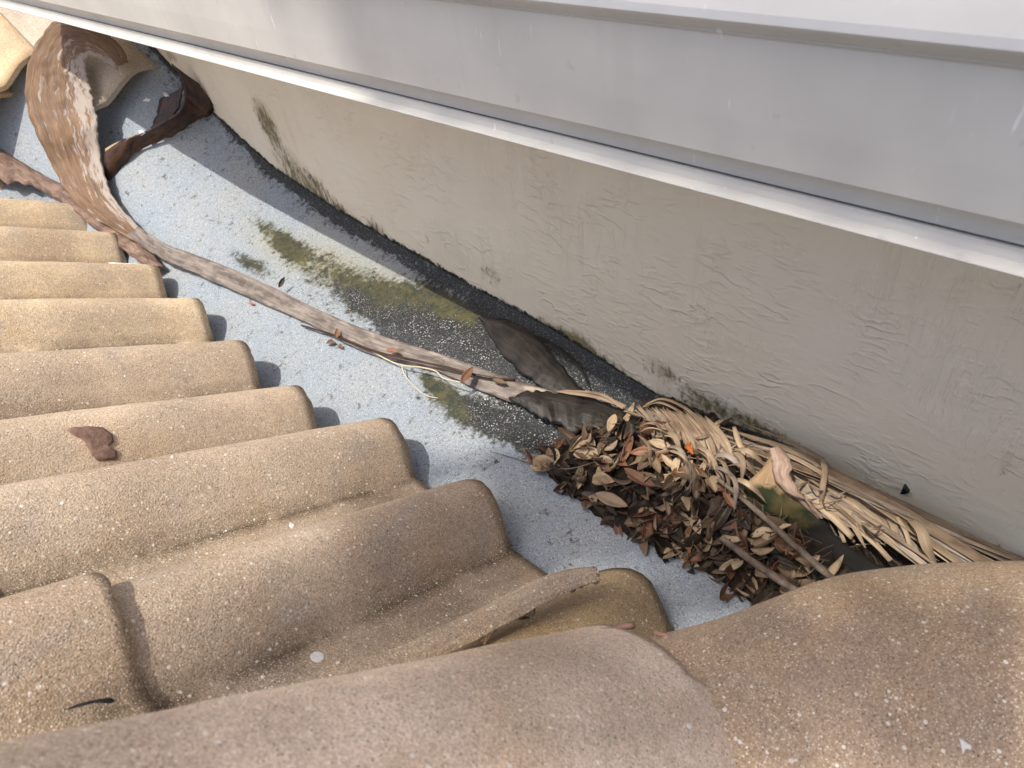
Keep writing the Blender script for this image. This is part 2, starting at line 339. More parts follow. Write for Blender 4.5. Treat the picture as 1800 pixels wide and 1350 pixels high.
for y in ys:
    wig = .012*fbm(y*7, 3.1, 0)+.006*fbm(y*40, 1.1, 0)
    tarw = float(np.interp(y, [0, .5, .8, 1.1, 1.4, 1.8, 2.1, 2.6], [.02, .05, .07, .035, .028, .024, .008, .006]))
    for x in xs:
        z = M(x, y)
        up = max(0, (x-(WX-.03))/.03); z -= .012*(1-up) if x > .8 else .012*min(1, max(0, (x-.6)/.2))
        V.append((x, y, z))
        at['moss'].append(field(MOSS, x, y)*1.15); at['wet'].append(field(WET, x, y)); at['ochre'].append(field(OCH, x, y))
        t = 1.0 if x > WX-tarw+wig else max(0, 1-(WX-tarw+wig-x)/.035)*.5
        at['mould'].append(field(MOULD, x, y)+t*.56)
nx = len(xs); F = [(j*nx+i, j*nx+i+1, (j+1)*nx+i+1, (j+1)*nx+i) for j in range(len(ys)-1) for i in range(nx-1)]
mem = mk('roof_membrane', V, F, MEMB, None, True, None, at); tag(mem, kind='structure')
# ------------------------------------------------------------ wall
ys = np.linspace(-.9, 4.4, 520); zs = np.linspace(-.12, 1.9, 190)
SP = [((750, 420), .010, .02), ((768, 423), .006, .01), ((786, 440), .005, .007), ((600, 370), .03, .03), ((560, 330), .06, .05), ((480, 240), .06, .07), ((460, 200), .05, .06), ((520, 300), .08, .05), ((300, 95), .05, .04),
      ((860, 480), .04, .03), ((660, 400), .05, .03), ((1160, 650), .06, .03), ((1250, 710), .08, .03), ((1350, 760), .08, .025), ((1010, 600), .06, .03), ((1770, 850), .006, .06), ((1765, 800), .005, .05)]
SPW = [(at_x(p[0], p[1], WX), a, b) for p, a, b in SP]
V = []; hb = []; mo = []; te = []
for z in zs:
    for y in ys:
        V.append((WX+.0025*fbm(y*2.3, z*5, 4), y, z)); hb.append(z-zwall(y)); te.append(float(np.interp(y, [.3, .6, .9, 1.2, 2.2], [-.006, -.012, -.02, -.024, -.016]))); m_ = .9*math.exp(-max(0, z-zwall(y))/.02)*(.35+.5*fbm(y*2, 0, 9))
        for c, a, b in SPW:
            d = ((y-c.y)/a)**2+((z-c.z)/b)**2
            if d < 5: m_ += .5*math.exp(-d)
        mo.append(max(0, m_))
ny = len(ys); F = [(j*ny+i, (j+1)*ny+i, (j+1)*ny+i+1, j*ny+i+1) for j in range(len(zs)-1) for i in range(ny-1)]
k0 = len(V); V += [(WX+.2, ys[0], zs[0]), (WX+.2, ys[-1], zs[0]), (WX+.2, ys[-1], zs[-1]), (WX+.2, ys[0], zs[-1])]; hb += [1]*4; mo += [0]*4; te += [0]*4
tl = (len(zs)-1)*ny
F += [(k0, k0+3, k0+2, k0+1), (0, tl, k0+3, k0), (ny-1, k0+1, k0+2, tl+ny-1), (tl, tl+ny-1, k0+2, k0+3), (0, k0, k0+1, ny-1)]
wall = mk('stucco_wall', V, F, WALL, None, True, None, {'hb': hb, 'mould': mo, 'teeth': te})
tag(wall, 'cream painted stucco wall with mildew along its foot, below the white gutter', 'wall')
# ------------------------------------------------------------ gutter (swept profile)
def zcol(py, x): return at_x(1200, py, x).z
GX = .55
def sweep(name, prof, y0, y1, mat, parent, n=60, wob=.0004, seed=0):
    V = []; F = []; k = len(prof)
    for i in range(n):
        y = y0+(y1-y0)*i/(n-1)
        for (x, z) in prof: V.append((x+wob*fbm(y*1.7, seed, 0, 2), y, z+wob*fbm(y*1.3, seed+5, 0, 2)))
    for i in range(n-1):
        for j in range(k): F.append((i*k+j, i*k+(j+1) % k, (i+1)*k+(j+1) % k, (i+1)*k+j))
    F.append(tuple(range(k-1, -1, -1))); F.append(tuple((n-1)*k+j for j in range(k)))
    o = mk(name, V, F, mat, parent, False)
    return o
def offset_prof(p, t):
    out = []
    for i in range(len(p)):
        a = Vector(p[max(i-1, 0)]); b = Vector(p[min(i+1, len(p)-1)]); d = (b-a).normalized(); out.append((p[i][0]+d.y*t, p[i][1]-d.x*t))
    return p+out[::-1]
gut = empty('rain_gutter', (GX, 1.5, zcol(334, GX)), 'long white metal rain gutter running along the top of the stucco wall', 'gutter')
zb = zcol(334, GX); zf = zcol(312, GX)
fl = [(GX+.09, zb+.004), (GX+.004, zb), (GX, zb+.003), (GX+.001, zb+.005), (GX+.014, zcol(311, GX+.014)), (GX+.0145, zcol(292, GX+.0145)), (GX+.019, zcol(289, GX+.019)), (GX+.024, zcol(288.3, GX+.024))]
sweep('bottom_flange', offset_prof(fl, .0015), -1.0, 2.5, GUT, gut, seed=1)
x0 = GX+.020; z0 = zcol(288, x0)+.001; fa = [(x0, z0)]
for k in range(1, 9):
    a = k/8*math.pi/2; fa.append((x0-.019*(1-math.cos(a)), z0+(zcol(258, x0-.019)-z0)*math.sin(a)**.8))
xf = x0-.019; zt = zcol(46, xf-.004)
fa += [(xf-.002, z0+.03+(zt-z0-.03)*.3), (xf-.003, z0+.03+(zt-z0-.03)*.7), (xf-.004, zt-.003), (xf-.007, zt)]
sweep('face', offset_prof(fa, .0015), -1.0, 2.5, GUT, gut, seed=1)
zl = zcol(33, xf-.016)
li = [(xf-.007, zt+.001), (xf-.014, zl-.001), (xf-.016, zl+.002), (xf-.013, zl+.008), (xf+.02, zl+.024), (xf+.08, zl+.046), (xf+.20, zl+.085)]
sweep('top_lip', offset_prof(li, .0015), -1.0, 2.5, GUT, gut, seed=1)
sof = sweep('soffit_board', [(GX+.085, zb+.006), (WX-.002, zb+.006), (WX-.002, zb+.03), (GX+.085, zb+.03)], -1.0, 2.5, DUMMY, None, wob=0)
recenter(sof); tag(sof, 'painted soffit board between the gutter and the wall', 'soffit')
ur = sweep('upper_roof_edge', [(xf+.19, zl+.086), (xf+.8, zl+.37), (xf+.8, zl+.39), (xf+.19, zl+.106)], -1.0, 2.5, TILE, None, wob=0)
tag(ur, 'edge of the upper roof above the white gutter', 'roof')
ur.color = (.42, .29, .18, 1)

# ------------------------------------------------------------ tiles
SL = math.radians(30.5)
def prof_h(s, wn, rh=.072, hw=.105):
    """height over pitch; s>0 away side (far foot), s<0 pan side"""
    hw = .098 if s > 0 else .088
    if abs(s) < hw: return rh*(math.cos(math.pi*s/hw/2)**1.05)
    if wn and s < 0: k = (abs(s)-hw)/max(.02, wn-hw); return -.003*math.sin(math.pi*min(1, k))+.0035*max(0, k-.7)/.3
    return 0.0
def tile(name, end, wn, ln, label, group, color, yaw=0.0, dirv=None, rise=0.0, rag=.004, seed=0, hump=0, rib=False, jit=0, sl=SL, rh=.072):
    """end: point on roll crest at the cut end; runs back up the slope. wn: distance crest -> near edge"""
    root_dir = Vector((-math.cos(sl)*math.cos(yaw), -math.cos(sl)*math.sin(yaw), math.sin(sl))) if dirv is None else dirv
    side = Vector((0, 0, 1)).cross(-root_dir); side.normalize()          # across, positive = far side
    nrm = side.cross(root_dir); nrm.normalize()
    if nrm.z < 0: nrm = -nrm
    base = Vector(end)-nrm*rh
    ss = list(np.linspace(.105, -.105, 25))+list(np.linspace(-.115, -wn, 8)); nu = 34; P = []; pan = []
    for i in range(nu):
        t = i/(nu-1); L = ln*t; row = []
        for s in ss:
            h = prof_h(s, wn, rh)+.0022*fbm(L*8, s*14, seed, 3)
            if i == 0: h -= .0012
            e = rag*(fbm(s*26, seed*3.3, 0, 3)+.5*fbm(s*90, seed, 2, 2)) if i == 0 else 0
            if rib and s < -wn+.022: h += .020*math.sin(math.pi*min(1, (-s-(wn-.022))/.022*.9+.05))
            h += rise*0
            row.append(base+root_dir*(L+e)+side*s+nrm*h)
            pan.append(max(0, 1-abs(abs(s)-.092)/.022)+(.45 if s < -.09 else 0))
        P.append(row)
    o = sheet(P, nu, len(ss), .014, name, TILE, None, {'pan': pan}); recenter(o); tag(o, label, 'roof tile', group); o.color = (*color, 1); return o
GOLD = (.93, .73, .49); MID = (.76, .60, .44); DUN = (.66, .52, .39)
EG = 'concrete tiles along the eave of the left roof'
ends = [(95, 322), (150, 362), (205, 410), (275, 468), (350, 525), (430, 602), (530, 680), (690, 740), (850, 848), (1128, 1006)]
pts = [at_z(px, py, .072) for px, py in ends]
labs = ['golden concrete roof tile, farthest in the eave row, beside the rust coloured bark strip',
    'second golden roof tile from the far end of the eave row',
    'third golden roof tile from the far end, its end next to the narrow grey bark stalk',
    'golden roof tile with a thin chipped sliver sticking out past its end',
    'sunlit golden roof tile in the middle of the eave row, below the one with the chipped sliver',
    'brownish roof tile just above the tile that carries the red clay chip',
    'roof tile carrying a dark red clay chip on its roll',
    'wide dusty roof tile partly shaded at its cut end, between the clay chip tile and the long shaded tile',
    'long shaded roof tile with round white lichen spots and a raised rib along its near edge',
    'short yellowish roof tile end half buried under the ridge cap and red mortar']
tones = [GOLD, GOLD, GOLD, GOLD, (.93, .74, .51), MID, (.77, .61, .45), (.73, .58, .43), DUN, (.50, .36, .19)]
lastt = []
for i, p in enumerate(pts):
    nxt = pts[i+1].y if i+1 < len(pts) else p.y-.24
    wn = (p.y-nxt)-.082
    rib = i == 8
    if i == 8: wn = p.y-at_z(1052, 998, .03).y
    if i == 9: p = at_z(1128, 1010, .035)
    p = p+Vector((0, 0, .003*(i % 2)))
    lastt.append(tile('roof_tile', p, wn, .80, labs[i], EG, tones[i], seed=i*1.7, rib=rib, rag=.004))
# far extra eave tiles beyond the first (hidden mostly)
# second course up the slope
def roofz(x, extra): return -(x-.43)*math.tan(SL)+extra
def at_roof(px, py, extra):
    r = ray(px, py); k = math.tan(SL); t = (k*.43+extra-CH)/(r.z+k*r.x); return EYE+r*t
C2 = [((-60, 845), 'upper course roof tile at the left edge of the photo, above the shaded recess'), ((195, 1022), 'speckled upper course roof tile in the lower left corner, with a dark curved crack below it')]
u = [at_roof(px, py, .10) for px, py in [(195, 1022)]]
p0 = u[0]
for k, (dy, lab) in enumerate([(0, C2[1][1]), (.235, C2[0][1])]):
    q = Vector((p0.x-.062*k, p0.y+dy+.01*k, p0.z+.033*k)); tile('roof_tile', q, .155, .5, lab, 'concrete tiles of the second course', (.64, .48, .34), seed=20+k, rag=.005, rib=(k == 1))
for k in range(2, 6):
    q = Vector((p0.x-.10, p0.y+.24*k, p0.z+.056)); tile('roof_tile', q, .155, .5, 'upper course roof tile past the left edge of the photo', 'concrete tiles of the second course', (.64, .48, .34), seed=20+k)
# roof deck below the tiles
o = mk('roof_underlay', [(.40, -.6, -.05), (.40, 3.0, -.05), (-1.2, 3.0, -.05+1.6*math.tan(SL)), (-1.2, -.6, -.05+1.6*math.tan(SL))], [(0, 1, 2, 3)], FELT, None, False); tag(o, kind='structure')
# ------------------------------------------------------------ caps of the near ridge
def cap(name, axis, rad, label, color, seed, a0=-100, a1=100, thick=.016, rag=.004, group='mortared ridge caps in the foreground', skew=0.0):
    """axis: list of points on the crest line, rad: half width at each"""
    n = 46; c = catmull(axis, n); r = catmull([(x, 0, 0) for x in rad], n); P = []; pan = []; m = 37
    for i in range(n):
        T = c[min(i+1, n-1)]-c[max(i-1, 0)]; T /= np.linalg.norm(T); s = np.cross(T, [0, 0, 1.]); s /= np.linalg.norm(s); nn = np.cross(s, T); row = []
        R = r[i][0]
        for j in range(m):
            a = math.radians(a0+(a1-a0)*j/(m-1)); e = T*(rag*(fbm(a*4, seed, 0, 3)+.5*fbm(a*14, seed, 0, 2))) if i == n-1 else T*0
            e = e+T*(skew*max(0, math.sin(a))*(i/(n-1))**4)
            row.append(c[i]+s*R*math.sin(a)+nn*(R*.82*(math.cos(a)-1)+.002*fbm(a*3, i*.2, seed, 3))+e); pan.append(0)
        P.append(row)
    o = sheet(P, n, m, thick, name, TILE, None, {'pan': pan}); recenter(o); tag(o, label, 'ridge cap' if group else 'tile piece', group); o.color = (*color, 1); return o
d1 = Vector((math.cos(math.radians(-18))*math.cos(math.radians(20)), math.sin(math.radians(-18))*math.cos(math.radians(20)), -math.sin(math.radians(20))))
e1 = at_d(1120, 1098, .80); e0 = at_d(-120, 1352, .47); d1 = (e1-e0).normalized()
side1 = d1.cross(Vector((0, 0, 1))).normalized()
sh_ = lambda p, r: p+side1*r*.55+Vector((0, 0, .10*r))
cap('ridge_cap', [sh_(e0, .13), sh_(e0*.66+e1*.34, .132), sh_(e0*.33+e1*.67, .135), sh_(e1, .14)], [.13, .132, .135, .14], 'nearest ridge cap tile, pinkish and heavily speckled, across the bottom of the photo', (.84, .66, .53), 3.3, skew=.13)
cs = [at_d(*q) for q in [(1080, 1192, .765), (1230, 1158, .785), (1400, 1100, .80), (1530, 1068, .83), (1670, 1056, .85), (1820, 1058, .86), (2100, 1100, .86)]]
rs_ = [.14, .15, .165, .18, .19, .195, .2]
cap('ridge_cap', [p+side1*r*.5+Vector((0, 0, .05*r)) for p, r in zip(cs, rs_)], rs_, 'smooth brown ridge cap tile filling the lower right corner of the photo', (.46, .335, .23), 8.1)
o = tube('mortar_bed', MORTAR, None, [at_d(*q) for q in [(100, 1314, .55), (330, 1262, .61), (560, 1213, .67), (840, 1154, .74), (1115, 1099, .812)]],   .005, .0035, 90, 10, .5, 4); recenter(o); tag(o, 'thin line of red mortar under the upper edge of the nearest ridge cap', 'mortar')
o = tube('mortar_bed', MORTAR, None, [at_d(*q) for q in [(1150, 1112, .84), (1215, 1128, .84), (1300, 1118, .85), (1370, 1104, .87)]], .002, .004, 60, 10, .6, 9); recenter(o); tag(o, 'rough lump of red mortar where the brown cap meets the membrane', 'mortar')
cb = [at_d(*q) for q in [(560, 1212, .77), (700, 1155, .81), (860, 1080, .865), (975, 1022, .91), (1050, 1003, .935)]]
cap('tile_sliver', cb, [.012, .020, .022, .021, .014], 'narrow rounded tile lip slanting between the long shaded tile and the nearest cap', (.50, .39, .28), 12.2, -105, 55, .018, .004, None)


o = mk('ground', [(-60, -60, -4.1), (80, -60, -4.1), (80, 80, -4.1), (-60, 80, -4.1)], [(0, 1, 2, 3)], plain('lawn', (.03, .05, .015), (.08, .10, .03), 3, .9, .02), None, False); tag(o, kind='structure')
# ------------------------------------------------------------ far slope tiles (other roof slope, upper left)
FD = Vector((0, math.cos(math.radians(27)), math.sin(math.radians(27))))
e_a = at_m(-8, 168, .07); e_m = at_m(112, 138, .07)+Vector((0, .16, .055)); e_b = at_m(246, 118, .05)
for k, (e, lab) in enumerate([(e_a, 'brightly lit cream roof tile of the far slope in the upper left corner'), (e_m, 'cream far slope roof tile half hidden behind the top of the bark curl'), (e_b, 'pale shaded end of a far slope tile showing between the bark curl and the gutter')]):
    # crest runs back along +y and up; across axis is x
    side = Vector((1, 0, 0)); nrm = side.cross(FD); P = []; pan = []; ss = list(np.linspace(-.19, -.1, 6))+list(np.linspace(-.09, .105, 21)); nu = 26
    base = e-nrm*.072
    for i in range(nu):
        L = .95*i/(nu-1); row = []
        for s in ss: s = max(s, -.118) if k == 2 else (-.1-(-s-.1)*3.2 if k == 1 and s < -.1 else s); row.append(base+FD*(L+.12*0+(.004*fbm(s*20, k, 0) if i == 0 else 0))+side*s*1.4+nrm*(prof_h(s, 0)+.001*fbm(L*8, s*14, 40+k, 3))); pan.append(0)
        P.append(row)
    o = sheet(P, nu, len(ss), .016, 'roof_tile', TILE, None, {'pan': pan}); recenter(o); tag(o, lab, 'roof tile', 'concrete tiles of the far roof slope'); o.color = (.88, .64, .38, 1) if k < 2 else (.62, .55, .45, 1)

# ------------------------------------------------------------ palm sheath
sh = empty('palm_sheath', at_m(300, 450), 'weathered palm sheath, curled and broad at one end, narrowing to a long grey stalk', 'palm sheath')
_A = [(226, 110, .105), (214, 84, .125), (188, 60, .15), (150, 42, .17), (100, 36, .175), (72, 62, .165), (52, 105, .15), (44, 150, .13), (50, 200, .115), (68, 245, .10), (92, 292, .09), (118, 338, .08), (160, 378, .07), (220, 412, .06), (290, 456, .045), (330, 474, .03), (430, 520, .016), (540, 568, .013), (640, 618, .012), (760, 650, .012), (850, 688, .012), (940, 722, .012), (1040, 760, .012)]
_B = [(205, 122, .10), (190, 112, .105), (172, 102, .115), (160, 98, .12), (152, 102, .12), (150, 112, .115), (152, 130, .11), (158, 155, .10), (164, 185, .09), (170, 225, .075), (175, 270, .065), (185, 320, .055), (208, 360, .045), (242, 398, .04), (290, 428, .04), (350, 450, .04), (450, 480, .035), (560, 535, .03), (660, 575, .028), (780, 615, .025), (870, 645, .02), (960, 672, .016), (1060, 712, .014)]
A = [(a, b, h+(.035 if i < 10 else 0)) for i, (a, b, h) in enumerate(_A)]; B = [(a, b, h+(.035 if i < 10 else 0)) for i, (a, b, h) in enumerate(_B)]
ribbon('sheath_curl', BARK, sh, A[:15], B[:15], 130, 21, (.012, -.012), .004, .005, .02, .05, 3)
ribbon('stalk', GREYB, sh, A[13:], [(b[0]*.78+a[0]*.22+0, b[1]*.78+a[1]*.22, b[2]) if k > 2 else b for k, (a, b) in enumerate(zip(A[13:], B[13:]))], 120, 9, (-.004, .004), .004, .0015, .06, .02, 5)
ribbon('wet_end', WETLEAF, sh, [(895, 702, .019), (935, 726, .018), (985, 748, .017), (1050, 766, .018), (1120, 785, .02)], [(897, 699, .020), (925, 690, .024), (975, 686, .024), (1060, 708, .02), (1130, 730, .02)], 44, 9, .006, .003, .004, .3, .16, 44)
# inner dark flap standing against the wall
A2 = [(186, 268, .05), (215, 247, .055), (250, 233, .06), (285, 214, .07), (318, 190, .085), (322, 150, .11), (303, 112, .14)]
B2 = [(188, 322, .005), (212, 292, .005), (250, 262, .005), (300, 240, .005), (345, 212, .005), (374, 192, .02), (352, 148, .09)]
ribbon('side_flap', DARKB, sh, A2, B2, 60, 9, .006, .004, .003, .02, .12, 9)
A3 = [(322, 150, .10), (312, 190, .06), (302, 206, .045)]; B3 = [(282, 172, .045), (275, 200, .035), (264, 226, .03)]
ribbon('inner_flap', DARKB, sh, A3, B3, 20, 7, -.006, .003, .002, .1, .1, 12)
ribbon('torn_edge', STRAW, sh, [(183, 262, .05), (205, 250, .055), (240, 236, .06)], [(182, 288, .04), (192, 268, .045), (236, 240, .055)], 14, 3, 0, .002)
# rust strip beneath
rs = empty('bark_strip', at_m(100, 330), 'flat rust coloured bark strip lying above the farthest tiles, under the palm sheath', 'bark strip')
ribbon('strip', RUSTB, rs, [(-60, 240, .02), (0, 262, .02), (50, 292, .02), (110, 325, .02), (190, 372, .02), (250, 425, .02), (290, 470, .02)], [(-60, 300, .05), (0, 318, .05), (60, 328, .05), (100, 352, .045), (150, 388, .04), (215, 440, .035), (270, 476, .03)], 60, 7, .01, .004, .004, .1, .14, 21)
# ------------------------------------------------------------ wet dark leaflet blades by the wall
wl = ribbon('dark_frond_blade', WETLEAF, None, [(842, 560, .006), (890, 562, .012), (940, 590, .015), (985, 640, .015), (1010, 670, .012), (1050, 705, .01)], [(843, 562, .006), (870, 605, .008), (905, 645, .008), (950, 680, .01), (1000, 705, .01), (1060, 735, .01)], 60, 11, .007, .002, .001, .08, .10, 51)
recenter(wl); tag(wl, 'broad pointed black palm blade lying flat between moss and wall', 'palm blade')
for k, (pp, wdt, lab) in enumerate([([(905, 580, .006), (960, 598, .008), (1015, 640, .008), (1035, 680, .01)], .007, 'thin black blade curving along the wall foot'), ([(965, 680, .012), (958, 705, .013), (970, 730, .015), (1010, 748, .015), (1050, 745, .015)], .005, 'black string-like loop lying over the end of the grey stalk')]):
    o = strip('dark_strand', WETLEAF, None, [at_m(*q) for q in pp], wdt, 26, 3, .2, .1, .001, (.4, .4)); recenter(o); tag(o, lab, 'palm strand')

# ------------------------------------------------------------ litter mound
poly = [(938, 800), (955, 830), (1000, 872), (1040, 905), (1100, 945), (1180, 975), (1250, 1015), (1300, 1050), (1350, 1090), (1420, 1100), (1550, 1060), (1700, 1010), (1830, 1010), (1790, 980), (1700, 925), (1600, 870), (1500, 835), (1400, 790), (1290, 745), (1220, 718), (1150, 705), (1090, 735), (1020, 755)]
PXY = [(lambda q: (q.x, q.y))(at_m(px, py)) for px, py in poly]
def inside(x, y):
    c = False; j = len(PXY)-1
    for i in range(len(PXY)):
        xi, yi = PXY[i]; xj, yj = PXY[j]
        if (yi > y) != (yj > y) and x < (xj-xi)*(y-yi)/(yj-yi)+xi: c = not c
        j = i
    return c
def edist(x, y):
    d = 9
    for i in range(len(PXY)):
        ax, ay = PXY[i]; bx, by = PXY[(i+1) % len(PXY)]; L = (bx-ax)**2+(by-ay)**2; t = max(0, min(1, ((x-ax)*(bx-ax)+(y-ay)*(by-ay))/L))
        d = min(d, math.hypot(x-ax-t*(bx-ax), y-ay-t*(by-ay)))
    return d
PIT = at_m(1560, 960)
def mound(x, y):
    if not inside(x, y): return 0
    h = .066*min(1, edist(x, y)/.09)**.8
    h *= 1-.85*math.exp(-(((x-PIT.x)/.10)**2+((y-PIT.y)/.11)**2))
    return h
gx = np.linspace(min(p[0] for p in PXY), max(p[0] for p in PXY), 130); gy = np.linspace(min(p[1] for p in PXY), max(p[1] for p in PXY), 190)
V = []; ok = {}
for j, y in enumerate(gy):
    for i, x in enumerate(gx):
        if inside(x, y) and x < WX-.006: ok[(i, j)] = len(V); V.append((x, y, M(x, y)+mound(x, y)*.8-.004+.006*max(-.3, fbm(x*40, y*40, 0, 4))))
F = [(ok[(i, j)], ok[(i+1, j)], ok[(i+1, j+1)], ok[(i, j+1)]) for j in range(len(gy)-1) for i in range(len(gx)-1) if all(k in ok for k in ((i, j), (i+1, j), (i+1, j+1), (i, j+1)))]
o = mk('leaf_mould', V, F, SOIL); tag(o, 'dark rotted leaf mould under the heap of dry leaves', 'leaf mould', kind='stuff')
def at_h(px, py, h=0):
    r = ray(px, py); t = .5
    while t < 2.5:
        p = EYE+r*t
        if p.z <= M(p.x, p.y)+mound(p.x, p.y)+h or p.x > WX-.008: break
        t += .004
    return p
# ------------------------------------------------------------ leaves
def leaf_mesh(name, mat, L, W, curl, foldv, bend, seed, tip=.9):
    nu, nv = 13, 7; P = []
    for i in range(nu):
        t = i/(nu-1); wd = W*(math.sin(math.pi*min(1, max(0, t))**tip)**.75)*(1+(.08 if seed % 2 < 1.3 else .5)*noise.noise(Vector((t*6, seed, 0)))) if 0 < i < nu-1 else W*.05
        row = []
        for j in range(nv):
            q = j/(nv-1)*2-1
            x = (t-.5)*L; y = q*wd/2
            z = foldv*abs(q)*wd/2+curl*(q*q)*wd+bend*((t-.5)**2)*L*2-bend*L*.2+.0012*noise.noise(Vector((t*4, q*2, seed)))
            row.append((x, y, z))
        P.append(row)
    A = P; V = [p for r in P for p in r]; N = len(V); V = V+[(x, y, z-.0005) for x, y, z in V]; F = []
    for i in range(nu-1):
        for j in range(nv-1):
            a, b, c, d = i*nv+j, (i+1)*nv+j, (i+1)*nv+j+1, i*nv+j+1; F += [(a, b, c, d), (N+d, N+c, N+b, N+a)]
    per = [(i, 0) for i in range(nu)]+[(nu-1, j) for j in range(1, nv)]+[(i, nv-1) for i in range(nu-2, -1, -1)]+[(0, j) for j in range(nv-2, 0, -1)]; ids = [i*nv+j for i, j in per]
    for k in range(len(ids)): a, b = ids[k], ids[(k+1) % len(ids)]; F.append((b, a, N+a, N+b))
    me = bpy.data.meshes.new(name); me.from_pydata(V, [], F); me.materials.append(mat); me.polygons.foreach_set('use_smooth', [True]*len(me.polygons))
    l = me.uv_layers.new(name='UVMap')
    for lp in me.loops: k = lp.vertex_index % N; l.data[lp.index].uv = ((k//nv)/(nu-1), (k % nv)/(nv-1))
    return me
LM = {}
for nm, mt in (('tan', L_TAN), ('brown', L_BRN), ('orange', L_ORG), ('dark', L_DRK), ('rust', L_RUST)):
    LM[nm] = [leaf_mesh('oak_leaf', mt, L, W, cu, fo, be, k*3.1+len(nm)) for k, (L, W, cu, fo, be) in enumerate([(.05, .02, .25, .0, .1), (.045, .017, -.3, .0, .25), (.055, .021, .0, .5, .15), (.038, .018, .5, .0, -.2), (.06, .018, .2, .3, .35), (.042, .016, -.1, .7, -.1), (.072, .017, .3, .2, .5), (.05, .028, .95, .0, .3), (.03, .022, .4, .3, -.4)])]
LLAB0 = {'tan': 'dry tan leaf lying in the heap beside the palm frond', 'brown': 'dull brown dry leaf lying in the heap beside the palm frond', 'dark': 'dark decaying leaf lying in the heap beside the palm frond', 'rust': 'reddish brown dry leaf lying in the heap beside the palm frond'}
def put_leaf(kind, p, yaw, tilt, rollv, sc, label, group, mi=None):
    me = random.choice(LM[kind]) if mi is None else LM[kind][mi]
    o = bpy.data.objects.new('dry_leaf', me); COL.objects.link(o); o.location = p; o.scale = (sc, sc, sc)
    o.rotation_euler = (rollv, tilt, yaw); return tag(o, label, 'leaf', group)
RG = [(1210, 790, 'near the bright orange leaf'), (1125, 842, 'near the large rust orange leaf'), (960, 805, 'at the tip of the heap by the thin twig'), (1060, 740, 'at the far top of the heap'), (1110, 770, 'on the sunlit shoulder of the heap'),
    (1020, 860, 'on the left flank next to the membrane'), (1090, 915, 'at the heap edge facing the tiles'), (1180, 930, 'in the middle of the shaded slope'), (1245, 880, 'under the upper end of the long stick'), (1300, 950, 'between the two sticks'),
    (1330, 1020, 'below the short stick'), (1250, 985, 'at the upper end of the short stick'), (1400, 1040, 'against the brown cap tile'), (1420, 960, 'beside the mossy palm boot')]
used = {}
def leaf_label(k, px, py, sc, mi, yw):
    rg = min(RG, key=lambda r: math.hypot(px-r[0], py-r[1])); col = {'tan': 'tan', 'brown': 'brown', 'dark': 'blackish', 'rust': 'reddish'}[k]
    size = 'small' if sc < .76 else ('large' if sc > .95 else 'mid-sized'); shp = ['flat', 'curled', 'creased', 'short', 'long bent', 'folded', 'long narrow', 'rolled', 'broad stubby'][mi]
    l = f'{size} {shp} {col} leaf {rg[2]}'
    if l in used:
        dx, dy = px-rg[0], py-rg[1]; l += ', ' + ('lower' if dy > 0 else 'upper') + (' right' if dx > 0 else ' left') + ' side'
    if l in used: return None
    used[l] = 1
    return l
random.seed(11)
cnt = 0
clear = [(1480, 1640, 850, 1010)]
while cnt < 285:
    px = random.uniform(945, 1460); py = random.uniform(700, 1080)
    q = at_m(px, py)
    if not inside(q.x, q.y): continue
    # the frond covers the wall side
    if py < 700+(px-1050)*.42 and px > 1090: continue
    if px > 1125 and py < 716+(px-1120)*.72 and random.random() < .85: continue
    if px > 1290 and py < 862+(px-1300)*.975: continue
    up = px < 1280 and py < 860
    k = random.choices(['tan', 'brown', 'dark', 'rust'], [5, 2.6, 1.6, 1.2] if up else [2.6, 2.6, 5, 1.3])[0]
    p = at_h(px, py, random.uniform(0, .018))
    yw, sc, mi = random.uniform(0, 6.28), random.uniform(.6, 1.2), random.randrange(9)
    lab = leaf_label(k, px, py, sc, mi, yw)
    if lab is None: continue
    put_leaf(k, p, yw, random.gauss(0, .55), random.gauss(0, .6), sc, lab, 'dry leaves heaped against the palm frond', mi); cnt += 1
# deeper litter that nobody could count
V = []; F = []; random.seed(5)
for k in range(900):
    px = random.uniform(945, 1600); py = random.uniform(720, 1090); q = at_m(px, py)
    if not inside(q.x, q.y) or q.x > WX-.03 or (px > 1330 and py < 870+(px-1300)*.975): continue
    me = random.choice(LM['dark']); base = len(V); s = random.uniform(.4, 1.0)
    mt = Matrix.Translation(Vector((q.x, q.y, M(q.x, q.y)+mound(q.x, q.y)*.75+random.uniform(-.004, .004))))@(Matrix.Rotation(random.uniform(0, 6.28), 4, 'Z')@Matrix.Rotation(random.gauss(0, .6), 4, 'Y')@Matrix.Rotation(random.gauss(0, .6), 4, 'X')@Matrix.Scale(s, 4))
    n_ = len(me.vertices)//2
    V += [tuple(mt@v.co) for v in me.vertices[:n_]]; F += [tuple(base+i for i in f.vertices) for f in me.polygons if max(f.vertices) < n_]
